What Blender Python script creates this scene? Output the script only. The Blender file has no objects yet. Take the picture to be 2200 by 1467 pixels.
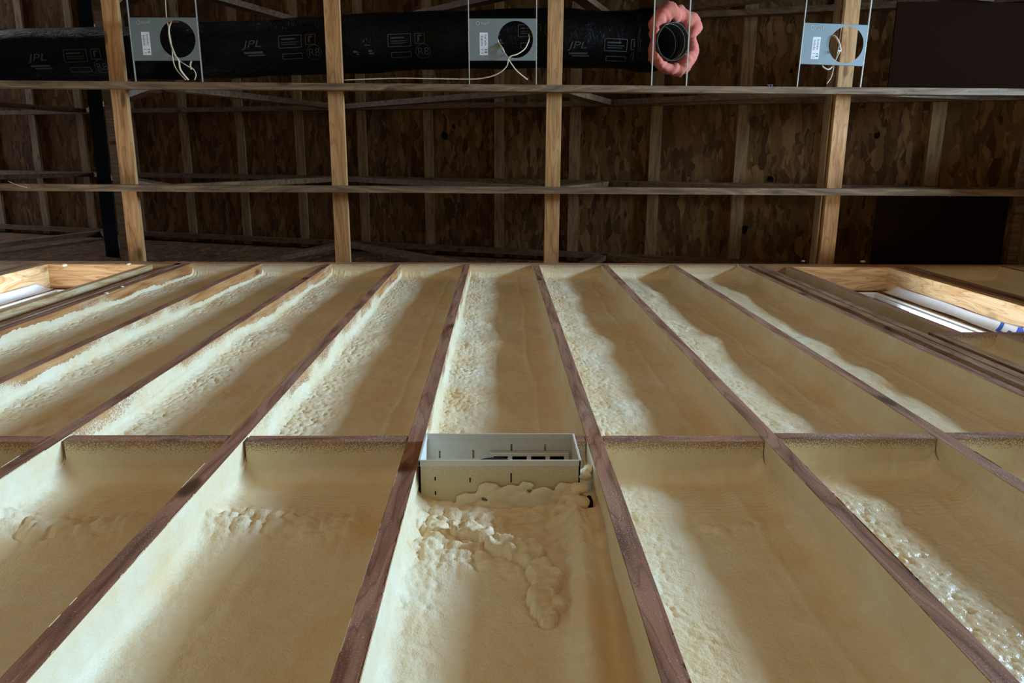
import bpy, bmesh, math, random
import numpy as np
from mathutils import Matrix, Vector
random.seed(7)
S = bpy.context.scene
C = S.collection
# ------------------------------------------------------------------ camera
W_PX, H_PX, F_PX = 2200, 1467, 1663.48
ZC = 1.0                                   # camera height above the floor
CAM = Vector((0.2055, -0.6286, ZC))
def _rot(a, b, c):
    return (Matrix.Rotation(a, 3, 'X') @ Matrix.Rotation(b, 3, 'Y') @ Matrix.Rotation(c, 3, 'Z'))
ROT = _rot(-0.2366, 0.0177, -0.0021)
right, down, fwd = ROT.col[0], ROT.col[1], ROT.col[2]
cam_d = bpy.data.cameras.new('camera')
cam = bpy.data.objects.new('camera', cam_d); C.objects.link(cam)
M = Matrix.Identity(4)
for i in range(3):
    M[i][0] = right[i]; M[i][1] = -down[i]; M[i][2] = -fwd[i]; M[i][3] = CAM[i]
cam.matrix_world = M
cam_d.sensor_width = 36; cam_d.lens = 36 * F_PX / W_PX
cam_d.clip_start = .02; cam_d.clip_end = 200
S.camera = cam
def at(u, v, z=None, y=None, x=None):
    """point of the place seen at photo pixel (u, v) on the plane z (above camera), y or x"""
    d = ROT @ Vector(((u - W_PX/2)/F_PX, (v - H_PX/2)/F_PX, 1.0))
    t = z/d.z if z is not None else ((y - CAM.y)/d.y if y is not None else (x - CAM.x)/d.x)
    return CAM + d*t
# ------------------------------------------------------------------ world, lights, exposure
world = bpy.data.worlds.new('world'); S.world = world; world.use_nodes = True
bg = world.node_tree.nodes['Background']
bg.inputs[0].default_value = (0.80, 0.90, 1.0, 1); bg.inputs[1].default_value = 6.0
def area(name, loc, target, sx, sy, power, col, spread=180):
    l = bpy.data.lights.new(name, 'AREA'); l.shape = 'RECTANGLE'; l.size = sx; l.size_y = sy
    l.energy = power; l.color = col; l.spread = math.radians(spread)
    o = bpy.data.objects.new(name, l); C.objects.link(o); o.location = loc
    o.rotation_euler = (Vector(target) - Vector(loc)).to_track_quat('-Z', 'Y').to_euler()
    return o
area('side_window_daylight', (5.9, -1.62, 3.6), (-1, 0, 2.5), 1.05, 1.6, 430, (0.44, 0.71, 1.0), 130)
area('rear_warm_fill', (-0.5, -5.6, 1.9), (0, 0, 3.0), 5.0, 2.2, 41, (1.0, 0.63, 0.32))  # added warm fill standing in for bounced light, not a real lamp
S.view_settings.view_transform = 'Standard'; S.view_settings.look = 'None'
S.view_settings.exposure = 0.0; S.view_settings.gamma = 1; S.view_settings.use_curve_mapping = False

# ------------------------------------------------------------------ materials
class NT:
    def __init__(s, name):
        s.m = bpy.data.materials.new(name); s.m.use_nodes = True
        s.t = s.m.node_tree; s.n = s.t.nodes; s.l = s.t.links
        s.b = s.n['Principled BSDF']
    def node(s, t, **kw):
        n = s.n.new(t)
        for k, v in kw.items(): setattr(n, k, v)
        return n
    def link(s, a, b): s.l.new(a, b)
    def set(s, sock, v):
        if hasattr(v, 'is_linked') or hasattr(v, 'links'): s.l.new(v, sock)
        else: sock.default_value = v
    def pos(s, scale=(1,1,1), rot=(0,0,0), obj=False):
        if obj: src = s.node('ShaderNodeTexCoord').outputs['Object']
        else: src = s.node('ShaderNodeNewGeometry').outputs['Position']
        m = s.node('ShaderNodeMapping'); m.inputs['Scale'].default_value = scale
        m.inputs['Rotation'].default_value = rot
        s.link(src, m.inputs['Vector']); return m.outputs[0]
    def noise(s, vec, scale, detail=4, rough=.55, dist=0):
        n = s.node('ShaderNodeTexNoise'); s.link(vec, n.inputs['Vector'])
        n.inputs['Scale'].default_value = scale; n.inputs['Detail'].default_value = detail
        n.inputs['Roughness'].default_value = rough; n.inputs['Distortion'].default_value = dist
        return n.outputs[0]
    def math(s, op, a, b=0.0, c=None, clamp=False):
        n = s.node('ShaderNodeMath', operation=op); n.use_clamp = clamp
        s.set(n.inputs[0], a); s.set(n.inputs[1], b)
        if c is not None: s.set(n.inputs[2], c)
        return n.outputs[0]
    def maprange(s, v, a, b, c=0., d=1., smooth=False):
        n = s.node('ShaderNodeMapRange')
        if smooth: n.interpolation_type = 'SMOOTHSTEP'
        s.set(n.inputs[0], v)
        for i, q in enumerate((a, b, c, d)): s.set(n.inputs[i+1], q)
        return n.outputs[0]
    def ramp(s, v, stops):
        n = s.node('ShaderNodeValToRGB'); s.link(v, n.inputs[0]); e = n.color_ramp.elements
        while len(e) < len(stops): e.new(.5)
        for i, (p, c) in enumerate(stops): e[i].position = p; e[i].color = (*c, 1)
        return n.outputs[0]
    def mix(s, f, a, b, mode='MIX'):
        n = s.node('ShaderNodeMix', data_type='RGBA', blend_type=mode)
        s.set(n.inputs[0], f); s.set(n.inputs[6], (*a, 1) if isinstance(a, tuple) and len(a) == 3 else a)
        s.set(n.inputs[7], (*b, 1) if isinstance(b, tuple) and len(b) == 3 else b)
        return n.outputs[2]
    def bump(s, h, strength, dist=.01, normal=None):
        n = s.node('ShaderNodeBump'); n.inputs['Strength'].default_value = strength
        n.inputs['Distance'].default_value = dist; s.link(h, n.inputs['Height'])
        if normal: s.link(normal, n.inputs['Normal'])
        return n.outputs[0]
    def out(s, col=None, rough=None, normal=None, metal=None, spec=None):
        if col is not None: s.set(s.b.inputs['Base Color'], (*col, 1) if isinstance(col, tuple) and len(col) == 3 else col)
        if rough is not None: s.set(s.b.inputs['Roughness'], rough)
        if normal is not None: s.link(normal, s.b.inputs['Normal'])
        if metal is not None: s.set(s.b.inputs['Metallic'], metal)
        if spec is not None: s.b.inputs['Specular IOR Level'].default_value = spec
        return s.m
def plain(name, col, rough=.6, metal=0., spec=.5, bump=0, bscale=80):
    q = NT(name); n = q.noise(q.pos(), bscale, 3)
    c = q.mix(q.maprange(n, .3, .7, 0, .25), col, tuple(x*.75 for x in col))
    return q.out(c, rough, q.bump(n, bump, .002) if bump else None, metal, spec)

FOAM_A, FOAM_B = (0.81, 0.625, 0.355), (0.86, 0.765, 0.56)
def foam_color(q):
    p = q.pos()
    a = q.noise(p, 5, 4, .6); b = q.noise(p, 38, 3, .6)
    f = q.math('ADD', q.math('MULTIPLY', a, .7), q.math('MULTIPLY', b, .3))
    c = q.mix(q.maprange(f, .36, .64), FOAM_A, FOAM_B)
    return c
def foam_mat(name='spray_foam', r0=.40, r1=.62, sp_=.45):
    q = NT(name)
    c = foam_color(q); p = q.pos()
    # brownish pin holes and seams
    v = q.node('ShaderNodeTexVoronoi'); v.inputs['Scale'].default_value = 26; q.link(p, v.inputs['Vector'])
    pin = q.maprange(v.outputs['Distance'], .0, .10, 1, 0)
    c = q.mix(q.math('MULTIPLY', pin, .25), c, (0.45, 0.27, 0.10))
    f1 = q.noise(p, 55, 5, .65); f2 = q.noise(p, 240, 3, .6)
    h = q.math('ADD', q.math('MULTIPLY', f1, 1.0), q.math('MULTIPLY', f2, .35))
    n = q.bump(h, .38, .012)
    r = q.maprange(q.noise(p, 9, 2), .3, .7, r0, r1)
    q.out(c, r, n, spec=sp_)
    return q.m
def wood(name, axis, c1, c2, c3, mode='bare', dust=.0, scale=1.0, knots=.8):
    """axis = grain direction. mode: bare, stud (overspray on the sides), block (overspray underneath)"""
    q = NT(name)
    sc = [26.]*3; sc[axis] = 1.6
    p = q.pos(tuple(x*scale for x in sc))
    g = q.noise(p, 2.2, 6, .62, .6)
    sc2 = [5.]*3; sc2[axis] = .55
    g2 = q.noise(q.pos(tuple(sc2)), 1.5, 3, .5, .3)
    wv = q.math('FRACT', q.math('MULTIPLY', g2, 9.0))
    wv = q.maprange(q.math('ABSOLUTE', q.math('SUBTRACT', wv, .5)), 0, .5, 0, 1)
    f = q.math('ADD', q.math('MULTIPLY', g, .72), q.math('MULTIPLY', wv, .30))
    ring = q.maprange(q.math('ABSOLUTE', q.math('SUBTRACT', q.math('FRACT', q.math('MULTIPLY', g2, 26.0)), .5)), .36, .5, 0, .55)
    col = q.ramp(f, [(.30, c3), (.52, c1), (.78, c2)])
    col = q.mix(ring, col, tuple(x*.72 for x in c3))
    # knots
    sk = [9.]*3; sk[axis] = 3.2
    v = q.node('ShaderNodeTexVoronoi'); v.inputs['Scale'].default_value = 1.0; q.link(q.pos(tuple(sk)), v.inputs['Vector'])
    k = q.maprange(v.outputs['Distance'], .07, .19, knots, 0, True)
    col = q.mix(k, col, tuple(x*.30 for x in c3))
    rough = .62
    nrm = None
    geo = q.node('ShaderNodeNewGeometry'); sn = q.node('ShaderNodeSeparateXYZ'); q.link(geo.outputs['Normal'], sn.inputs[0])
    sp = q.node('ShaderNodeSeparateXYZ'); q.link(geo.outputs['Position'], sp.inputs[0])
    hb = q.math('MULTIPLY', f, .5)
    pw = q.pos()
    fine = q.noise(pw, 330, 2, .7); mid = q.noise(pw, 60, 4, .6); low = q.noise(q.pos((1, 1, .55)), 5.5, 4, .55)
    speck = q.math('SUBTRACT', fine, .5)
    fc = foam_color(q)
    if dust:
        d = q.math('ADD', q.math('MULTIPLY', speck, 3.0), q.math('SUBTRACT', low, .5))
        dm = q.maprange(d, .42 - dust*.3, .62, 0, .75)
        base_d = q.maprange(low, .45, .8, 0, .30*dust)
        col = q.mix(base_d, col, (0.50, 0.45, 0.42))
        col = q.mix(dm, col, (0.80, 0.76, 0.66))
    if mode == 'stud':
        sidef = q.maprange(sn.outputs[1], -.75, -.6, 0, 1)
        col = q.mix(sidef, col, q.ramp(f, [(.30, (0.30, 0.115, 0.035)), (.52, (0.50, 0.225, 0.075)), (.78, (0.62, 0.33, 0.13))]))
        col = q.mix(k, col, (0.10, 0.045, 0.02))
    if mode != 'bare':
        zrel = q.math('SUBTRACT', sp.outputs[2], ZC)
        if mode == 'stud':
            # how far out of the bay the overspray reaches on the side facing the spray gun
            thr = q.math('ADD', q.maprange(zrel, 1.7, 4.45, -.010, .088), q.maprange(sp.outputs[0], -1.3, .45, .004, -.045))
            thr = q.math('ADD', thr, q.math('MULTIPLY', q.math('SUBTRACT', low, .5), .34))
            lower = q.maprange(zrel, 1.60, 1.70, -.2, 0)
            thr = q.math('ADD', thr, lower)
            left = q.maprange(sn.outputs[0], -.5, -.4, -.35, 0)       # faces turned the other way are coated fully
            thr = q.math('ADD', thr, left)
            d = q.math('SUBTRACT', sp.outputs[1], thr)
            d = q.math('ADD', d, q.math('MULTIPLY', speck, .22))
            d = q.math('ADD', d, q.math('MULTIPLY', q.math('SUBTRACT', mid, .5), .04))
            m_ = q.maprange(d, .000, .030)
            side = q.maprange(sn.outputs[1], -.75, -.6, 0, 1)           # nothing on the front edge
            m_ = q.math('MULTIPLY', m_, side)
            haze = q.math('MULTIPLY', q.maprange(d, -.03, .02, 0, .30), side)
            col = q.mix(haze, col, (0.62, 0.50, 0.34))
        else:
            d = q.math('ADD', q.math('SUBTRACT', sp.outputs[1], .003), q.math('MULTIPLY', speck, .11))
            m_ = q.maprange(d, .0, .02, .15, .95)
            down_ = q.maprange(sn.outputs[2], -.7, -.5, 1, 0)
            m_ = q.math('MULTIPLY', m_, down_)
        col = q.mix(m_, col, fc)
        h = q.math('ADD', hb, q.math('MULTIPLY', m_, q.math('ADD', q.math('MULTIPLY', fine, .8), mid)))
        nrm = q.bump(h, .35, .004)
    else:
        nrm = q.bump(hb, .35, .003)
    return q.out(col, rough, nrm, spec=.3)

PINE = ((0.55, 0.31, 0.13), (0.68, 0.43, 0.21), (0.36, 0.17, 0.055))
DARKP = ((0.15, 0.080, 0.038), (0.20, 0.115, 0.058), (0.08, 0.038, 0.016))
GREYP = ((0.19, 0.115, 0.060), (0.27, 0.175, 0.10), (0.10, 0.055, 0.028))
MAT = dict(
    foam=foam_mat(),
    stud=wood('stud_pine', 2, (0.36, 0.175, 0.105), (0.47, 0.25, 0.16), (0.18, 0.072, 0.040), 'stud', .35),
    block=wood('blocking_pine', 0, (0.34, 0.15, 0.085), (0.42, 0.21, 0.12), (0.17, 0.075, 0.04), 'block', .7),
    plate=wood('plate_pine', 0, (0.42, 0.22, 0.10), (0.52, 0.30, 0.15), (0.25, 0.11, 0.05), 'block', .15),
    header=wood('header_pine', 0, *PINE, knots=.9),
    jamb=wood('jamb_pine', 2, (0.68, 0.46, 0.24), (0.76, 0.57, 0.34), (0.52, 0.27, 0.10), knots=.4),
    trimmer=wood('trimmer_pine', 2, (0.34, 0.19, 0.10), (0.44, 0.27, 0.16), (0.20, 0.09, 0.045), 'bare', .3),
    brace=wood('brace_pine', 1, (0.47, 0.235, 0.085), (0.55, 0.305, 0.125), (0.33, 0.14, 0.045), knots=.8),
    chord=wood('chord_pine', 0, *GREYP, knots=.8),
    rafter=wood('rafter_pine', 0, *DARKP),
    purlin=wood('purlin_pine', 1, (0.32, 0.185, 0.08), (0.39, 0.24, 0.11), (0.20, 0.10, 0.04)),
    zinc=plain('galvanised_steel', (0.26, 0.30, 0.295), .5, .6, bump=.05),
    bar=plain('bar_steel', (0.75, 0.76, 0.70), .35, .7),
    black=None,
    cable=plain('cable_sheath', (0.62, 0.50, 0.33), .5),
    vinyl=plain('window_vinyl', (0.80, 0.82, 0.84), .35),
    wrap=plain('house_wrap', (0.82, 0.84, 0.88), .55, bump=.2, bscale=30),
    blue=plain('blue_ink', (0.035, 0.10, 0.52), .5),
    ink=plain('grey_ink', (0.05, 0.05, 0.047), .6, spec=.2),
    plastic=plain('enclosure_plastic', (0.78, 0.76, 0.68), .45),
    label=plain('paper_label', (0.74, 0.70, 0.68), .6),
    darkink=plain('dark_ink', (0.12, 0.12, 0.13), .6),
    pink=plain('pink_fibreglass', (0.66, 0.19, 0.135), .95, bump=1, bscale=45, spec=.1),
    liner=plain('duct_liner', (0.035, 0.055, 0.05), .4),
    hoop=plain('hoop_wire', (0.5, 0.56, 0.55), .4, .5),
    cord=plain('black_cord', (0.015, 0.015, 0.017), .4),
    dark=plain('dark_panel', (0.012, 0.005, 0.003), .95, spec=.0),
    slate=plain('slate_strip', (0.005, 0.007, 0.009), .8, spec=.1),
    hole=plain('hole_shade_and_knot', (0.012, 0.009, 0.006), .95, spec=.02),  # near-black: shade of holes put into the colour; also the knot patches
    floor=plain('subfloor', (0.42, 0.30, 0.19), .7, bump=.2, bscale=12),
    inner=plain('room_board', (0.46, 0.34, 0.21), .8),
    paper=plain('foam_crumb', (0.85, 0.78, 0.60), .8),
)
def duct_mat():
    q = NT('black_duct_jacket')
    p = q.pos((1, 2.2, 2.2)); w = q.noise(p, 11, 5, .62, 1.2); w2 = q.noise(q.pos((3, 1, 1)), 30, 3, .6, .6)
    h = q.math('ADD', w, q.math('MULTIPLY', w2, .35))
    return q.out((0.003, 0.003, 0.0035), .30, q.bump(h, .5, .03), spec=.11)
MAT['black'] = duct_mat()
MAT['foam_gloss'] = foam_mat('glossy_spray_foam', .12, .34, .8)
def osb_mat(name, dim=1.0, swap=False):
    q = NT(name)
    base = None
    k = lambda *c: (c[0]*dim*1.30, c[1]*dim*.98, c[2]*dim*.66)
    res = []
    for rot, sc, seed in ((.25, 21, 0), (-.45, 26, 3), (.8, 32, 8), (-.08, 18, 15)):
        pm = q.node('ShaderNodeMapping'); src = q.pos((1.0, 1.0, 1.0) if not swap else (1, 0, 1))
        nz = q.node('ShaderNodeTexNoise'); nz.inputs['Scale'].default_value = 7; nz.inputs['Detail'].default_value = 2
        q.link(src, nz.inputs['Vector'])
        wn = q.node('ShaderNodeVectorMath', operation='MULTIPLY_ADD')
        q.link(nz.outputs['Color'], wn.inputs[0]); wn.inputs[1].default_value = (.07,)*3; q.link(src, wn.inputs[2])
        q.link(wn.outputs[0], pm.inputs['Vector'])
        pm.inputs['Rotation'].default_value = (0, 0, rot) if not swap else (0, rot, 0)
        pm.inputs['Scale'].default_value = (sc*2.4, sc*.62, sc*2.4) if not swap else (sc*2.4, sc, sc*.75)
        pm.inputs['Location'].default_value = (seed,)*3
        v = q.node('ShaderNodeTexVoronoi'); v.feature = 'F1'; v.inputs['Scale'].default_value = .55
        q.link(pm.outputs[0], v.inputs['Vector'])
        s = q.node('ShaderNodeSeparateColor'); q.link(v.outputs['Color'], s.inputs[0]); res.append((s.outputs[0], s.outputs[1], v.outputs['Distance']))
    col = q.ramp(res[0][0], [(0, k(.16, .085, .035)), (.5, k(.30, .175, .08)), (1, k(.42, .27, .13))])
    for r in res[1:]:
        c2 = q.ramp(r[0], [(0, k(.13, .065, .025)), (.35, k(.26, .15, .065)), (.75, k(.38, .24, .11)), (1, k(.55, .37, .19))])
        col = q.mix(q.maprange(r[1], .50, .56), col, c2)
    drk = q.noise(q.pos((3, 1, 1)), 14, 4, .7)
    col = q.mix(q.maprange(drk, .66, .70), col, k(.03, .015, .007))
    return q.out(col, .9, q.bump(q.math('ADD', res[0][2], res[1][1]), .4, .004), spec=.25)
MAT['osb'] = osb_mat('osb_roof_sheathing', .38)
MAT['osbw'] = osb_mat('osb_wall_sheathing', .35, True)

# ------------------------------------------------------------------ helpers
def link_mesh(name, verts, faces, mat, parent=None, smooth=False, loc=None):
    me = bpy.data.meshes.new(name)
    me.from_pydata([tuple(v) for v in verts], [], faces); me.update()
    if mat is not None: me.materials.append(mat)
    if smooth: me.polygons.foreach_set('use_smooth', [True]*len(me.polygons))
    o = bpy.data.objects.new(name, me); C.objects.link(o)
    if parent is not None: o.parent = parent
    return o
def bm_obj(name, bm, mat, parent=None, smooth=False):
    me = bpy.data.meshes.new(name); bm.normal_update(); bm.to_mesh(me); bm.free()
    for m in (mat if isinstance(mat, (list, tuple)) else [mat]): me.materials.append(m)
    if smooth: me.polygons.foreach_set('use_smooth', [True]*len(me.polygons))
    o = bpy.data.objects.new(name, me); C.objects.link(o)
    if parent is not None: o.parent = parent
    return o
def bbox(bm, x0, x1, y0, y1, z0, z1, bev=0.0, mi=0):
    r = bmesh.ops.create_cube(bm, size=1)
    vs = r['verts']
    for v in vs:
        v.co = Vector((x0 if v.co.x < 0 else x1, y0 if v.co.y < 0 else y1, z0 if v.co.z < 0 else z1))
    if bev:
        es = list({e for v in vs for e in v.link_edges})
        bmesh.ops.bevel(bm, geom=es, offset=bev, segments=2, affect='EDGES', profile=.5)
    if mi:
        for f in {f for v in vs if v.is_valid for f in v.link_faces}: f.material_index = mi
def box(name, x0, x1, y0, y1, z0, z1, mat, parent=None, bev=.0015):
    bm = bmesh.new(); bbox(bm, min(x0, x1), max(x0, x1), min(y0, y1), max(y0, y1), min(z0, z1), max(z0, z1), bev)
    return bm_obj(name, bm, mat, parent)
def bar(bm, a, b, w, h, up=Vector((0, 0, 1))):
    """rectangular board from a to b, w across, h along up"""
    a = Vector(a); b = Vector(b); d = (b-a).normalized(); s = d.cross(up).normalized(); u = s.cross(d).normalized()
    vs = []
    for p in (a, b):
        for (i, j) in ((-1, -1), (1, -1), (1, 1), (-1, 1)): vs.append(bm.verts.new(p + s*(w/2*i) + u*(h/2*j)))
    for f in ((3, 2, 1, 0), (4, 5, 6, 7), (0, 1, 5, 4), (1, 2, 6, 5), (2, 3, 7, 6), (3, 0, 4, 7)):
        bm.faces.new([vs[i] for i in f])
def empty(name, loc):
    o = bpy.data.objects.new(name, None); C.objects.link(o); o.location = loc; o.empty_display_size = .1
    bpy.context.view_layer.update()
    return o
def put(o, root):
    """parent a world-space mesh to an Empty without moving it"""
    o.parent = root; o.matrix_parent_inverse = Matrix.Translation(root.location).inverted(); return o
def tag(o, label, cat, group=None, kind=None):
    o['label'] = label; o['category'] = cat
    if group: o['group'] = group
    if kind: o['kind'] = kind
    return o
def struct(o): o['kind'] = 'structure'; return o
def smooth_path(pts, n=10):
    pts = [Vector(p) for p in pts]; out = []
    for i in range(len(pts)-1):
        p0 = pts[max(i-1, 0)]; p1 = pts[i]; p2 = pts[i+1]; p3 = pts[min(i+2, len(pts)-1)]
        for k in range(n):
            t = k/n
            out.append(.5*((2*p1) + (p2-p0)*t + (2*p0-5*p1+4*p2-p3)*t*t + (-p0+3*p1-3*p2+p3)*t**3))
    out.append(pts[-1]); return out
def tube(bm, path, rad, seg=8, rf=None, cap=True):
    rings = []; N = None
    for i, p in enumerate(path):
        d = (path[min(i+1, len(path)-1)] - path[max(i-1, 0)])
        d = d.normalized() if d.length > 1e-9 else Vector((0, 0, 1))
        if N is None:
            N = d.orthogonal().normalized()
        N = (N - d*N.dot(d)).normalized(); B = d.cross(N)
        r = rad(i/(len(path)-1)) if callable(rad) else rad
        ring = []
        for k in range(seg):
            a = 2*math.pi*k/seg
            rr = r*(rf(i, a) if rf else 1)
            ring.append(bm.verts.new(p + N*(rr*math.cos(a)) + B*(rr*math.sin(a))))
        rings.append(ring)
    for i in range(len(rings)-1):
        for k in range(seg):
            bm.faces.new((rings[i][k], rings[i][(k+1) % seg], rings[i+1][(k+1) % seg], rings[i+1][k]))
    if cap:
        bm.faces.new(rings[0][::-1]); bm.faces.new(rings[-1])
    return rings
def cable(name, pts, r, mat, parent=None, n=8):
    bm = bmesh.new(); tube(bm, smooth_path(pts, n), r, 8); return bm_obj(name, bm, mat, parent, True)
def text_verts(s, size, font_shear=0):
    c = bpy.data.curves.new('txt', 'FONT'); c.body = s; c.size = size; c.shear = font_shear; c.align_x = 'CENTER'; c.resolution_u = 4
    o = bpy.data.objects.new('txt', c); C.objects.link(o)
    bpy.context.view_layer.update()
    me = bpy.data.meshes.new_from_object(o.evaluated_get(bpy.context.evaluated_depsgraph_get()))
    vs = [tuple(v.co) for v in me.vertices]; fs = [tuple(p.vertices) for p in me.polygons]
    bpy.data.objects.remove(o); bpy.data.curves.remove(c); bpy.data.meshes.remove(me)
    return vs, fs
# numpy noise -------------------------------------------------------
def _h(ix, iy, s):
    n = (ix.astype(np.int64)*374761393 + iy.astype(np.int64)*668265263 + s*1274126177) & 0xffffffff
    n = ((n ^ (n >> 13))*1274126177) & 0xffffffff
    return ((n ^ (n >> 16)) & 0xffff)/65535.0
def vnoise(x, y, s=0):
    ix = np.floor(x); iy = np.floor(y); fx = x-ix; fy = y-iy
    fx = fx*fx*(3-2*fx); fy = fy*fy*(3-2*fy)
    a = _h(ix, iy, s); b = _h(ix+1, iy, s); c = _h(ix, iy+1, s); d = _h(ix+1, iy+1, s)
    return (a*(1-fx)+b*fx)*(1-fy) + (c*(1-fx)+d*fx)*fy - .5
def fbm(x, y, o=4, s=0):
    r = 0; a = 1.
    for i in range(o):
        r = r + a*vnoise(x*2**i + 17*i, y*2**i + 31*i, s+i); a *= .5
    return r
def blobs(x, y, s=0):
    """rounded pebbles, 0..1"""
    ix = np.floor(x); iy = np.floor(y); best = np.full(np.broadcast(x, y).shape, 9.)
    for dx in (-1, 0, 1):
        for dy in (-1, 0, 1):
            cx = ix+dx; cy = iy+dy
            px = cx + .15 + .7*_h(cx, cy, s); py = cy + .15 + .7*_h(cx, cy, s+5)
            r = .55 + .45*_h(cx, cy, s+9)
            best = np.minimum(best, ((x-px)**2+(y-py)**2)/(r*r))
    return np.sqrt(np.clip(1-best, 0, 1))
def sstep(a, b, x):
    t = np.clip((x-a)/(b-a), 0, 1); return t*t*(3-2*t)

# ------------------------------------------------------------------ main dimensions
SP, TH, DP = .4064, .0381, .14             # stud spacing, board thickness, wall depth
Z_PL = ZC + 4.545                          # underside of top plate
Z_CH = ZC + 4.618                          # underside of truss bottom chords
Z_BL = ZC + 1.649                          # underside of fire blocking
def studx(k): return k*SP
# ------------------------------------------------------------------ setting
struct(box('floor', -7, 7, -7, .3, -.1, 0, MAT['floor'], bev=0))
wins = [(-2.392, -1.83), (1.925, 2.495)]
WZ0, WZ1 = ZC + 2.772, ZC + 4.484
bm = bmesh.new()
xs = [-7, -2.36, -1.86, 1.955, 2.44, 7]
for i in range(5):
    if i in (1, 3):
        bbox(bm, xs[i], xs[i+1], DP, DP+.012, 0, WZ0+.02); bbox(bm, xs[i], xs[i+1], DP, DP+.012, WZ1-.03, ZC+4.62)
    else: bbox(bm, xs[i], xs[i+1], DP, DP+.012, 0, ZC+4.62)
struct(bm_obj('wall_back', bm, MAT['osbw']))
bm = bmesh.new()                            # right side wall with a high window opening
bbox(bm, 6.6, 6.7, -7, -2.6, 0, 5.6); bbox(bm, 6.6, 6.7, -1.2, DP, 0, 5.6); bbox(bm, 6.6, 6.7, -2.6, -1.2, 4.8, 5.6); bbox(bm, 6.6, 6.7, -2.6, -1.2, 0, 2.6)
struct(bm_obj('wall_right', bm, MAT['inner']))
struct(box('wall_light_blocker', 3.75, 3.85, -.90, -.005, 0, ZC+4.59, MAT['inner'], bev=0))   # unseen stub added to hold side daylight off the right bays
struct(box('wall_left', -7, -6.9, -7, DP, 0, 9.0, MAT['inner'], bev=0))
struct(box('wall_front', -7, 7, -7.1, -7, 0, 9.0, MAT['inner'], bev=0))
# roof deck : sloped along x
MS = .3717
def deckz(x): return ZC + 6.30 - MS*(x - .2055)
PTH = .038
bm = bmesh.new()
xa, xb = -7, 6.7
bm2 = bmesh.new()                           # unseen ceiling boards added to keep room light out of the attic
bbox(bm2, -6.9, 6.6, -7, -1.75, ZC+4.60, ZC+4.614); bbox(bm2, -6.9, -3.6, -1.75, -.02, ZC+4.60, ZC+4.614); bbox(bm2, 3.75, 6.6, -1.75, -.02, ZC+4.60, ZC+4.614)
struct(bm_obj('ceiling_light_blocker', bm2, MAT['inner']))
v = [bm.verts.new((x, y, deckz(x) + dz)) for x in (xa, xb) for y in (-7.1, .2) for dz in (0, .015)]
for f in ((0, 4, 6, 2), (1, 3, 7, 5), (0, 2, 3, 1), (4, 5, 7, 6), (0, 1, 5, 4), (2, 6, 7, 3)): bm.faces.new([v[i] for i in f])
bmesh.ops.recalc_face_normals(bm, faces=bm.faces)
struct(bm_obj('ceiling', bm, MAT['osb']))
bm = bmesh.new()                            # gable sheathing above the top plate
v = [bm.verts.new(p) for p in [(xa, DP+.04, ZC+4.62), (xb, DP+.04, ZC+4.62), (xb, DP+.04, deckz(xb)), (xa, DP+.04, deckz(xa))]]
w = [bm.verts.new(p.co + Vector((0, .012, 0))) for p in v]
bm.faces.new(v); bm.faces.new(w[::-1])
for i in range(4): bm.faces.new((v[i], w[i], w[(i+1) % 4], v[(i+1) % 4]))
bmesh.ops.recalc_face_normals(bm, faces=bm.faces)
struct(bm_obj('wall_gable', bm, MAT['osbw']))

# ------------------------------------------------------------------ studs
K0, K1 = -4, 4
STUD_L = {
 -4: 'pale-dusted wall stud at the right side of the left window framing',
 -3: 'second wall stud right of the left window, long bare orange side',
 -2: 'third wall stud right of the left window, heavy white overspray beside it',
 -1: 'wall stud one bay left of the white enclosure, side coated white with foam',
 0: 'wall stud directly left of the white enclosure, wavy grain on its edge',
 1: 'wall stud directly right of the white enclosure, edge cracked at the blocking',
 2: 'wall stud one bay right of the white enclosure, dusty purple-brown edge',
 3: 'wall stud two bays right of the white enclosure, grey-dusted edge',
 4: 'wall stud nearest the right window framing, white stripe along its edge'}
for k in range(K0, K1+1):
    x = studx(k)
    o = box('wall_stud', x, x+TH, 0, DP, .04, Z_PL, MAT['stud'])
    tag(o, STUD_L[k], 'stud', 'wall studs between the foam bays')
def post(name, x0, z0, z1, mat, label, cat='stud', w=TH, y1=DP, group='doubled studs beside the windows'):
    return tag(box(name, x0, x0+w, .0, y1, z0, z1, MAT[mat]), label, cat, group)
# right window framing
post('king_stud', 1.695, .04, Z_PL, 'trimmer', 'brown stud beside the dark slot, left one of the tight pair before the right window')
post('king_stud', 1.7375, .04, Z_PL, 'trimmer', 'brown stud of the tight pair nearest the right window opening')
post('cripple_stud', 1.799, .04, WZ0-TH, 'trimmer', 'grey-brown short stud carrying the left end of the right window sill')
post('jack_stud', 1.887, WZ0, WZ1, 'stud', 'stud on the sill forming the left side of the right window opening')
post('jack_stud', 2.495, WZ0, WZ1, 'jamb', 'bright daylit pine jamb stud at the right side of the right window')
post('king_stud', 2.536, .04, Z_PL, 'trimmer', 'brown stud backing the daylit jamb of the right window')
post('king_stud', 2.618, .04, Z_PL, 'trimmer', 'brown stud with pale edge beyond the right window jamb')
post('cripple_stud', 2.034, .04, WZ0-TH, 'stud', 'short grey stud under the middle of the right window sill')
post('cripple_stud', 2.495, .04, WZ0-TH, 'stud', 'short stud under the right end of the right window sill')
tag(box('wall_stud', 3.19, 3.19+TH, 0, DP, .04, Z_PL, MAT['stud']), 'wall stud at the far right edge beyond the right window', 'stud', 'wall studs between the foam bays')
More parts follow.
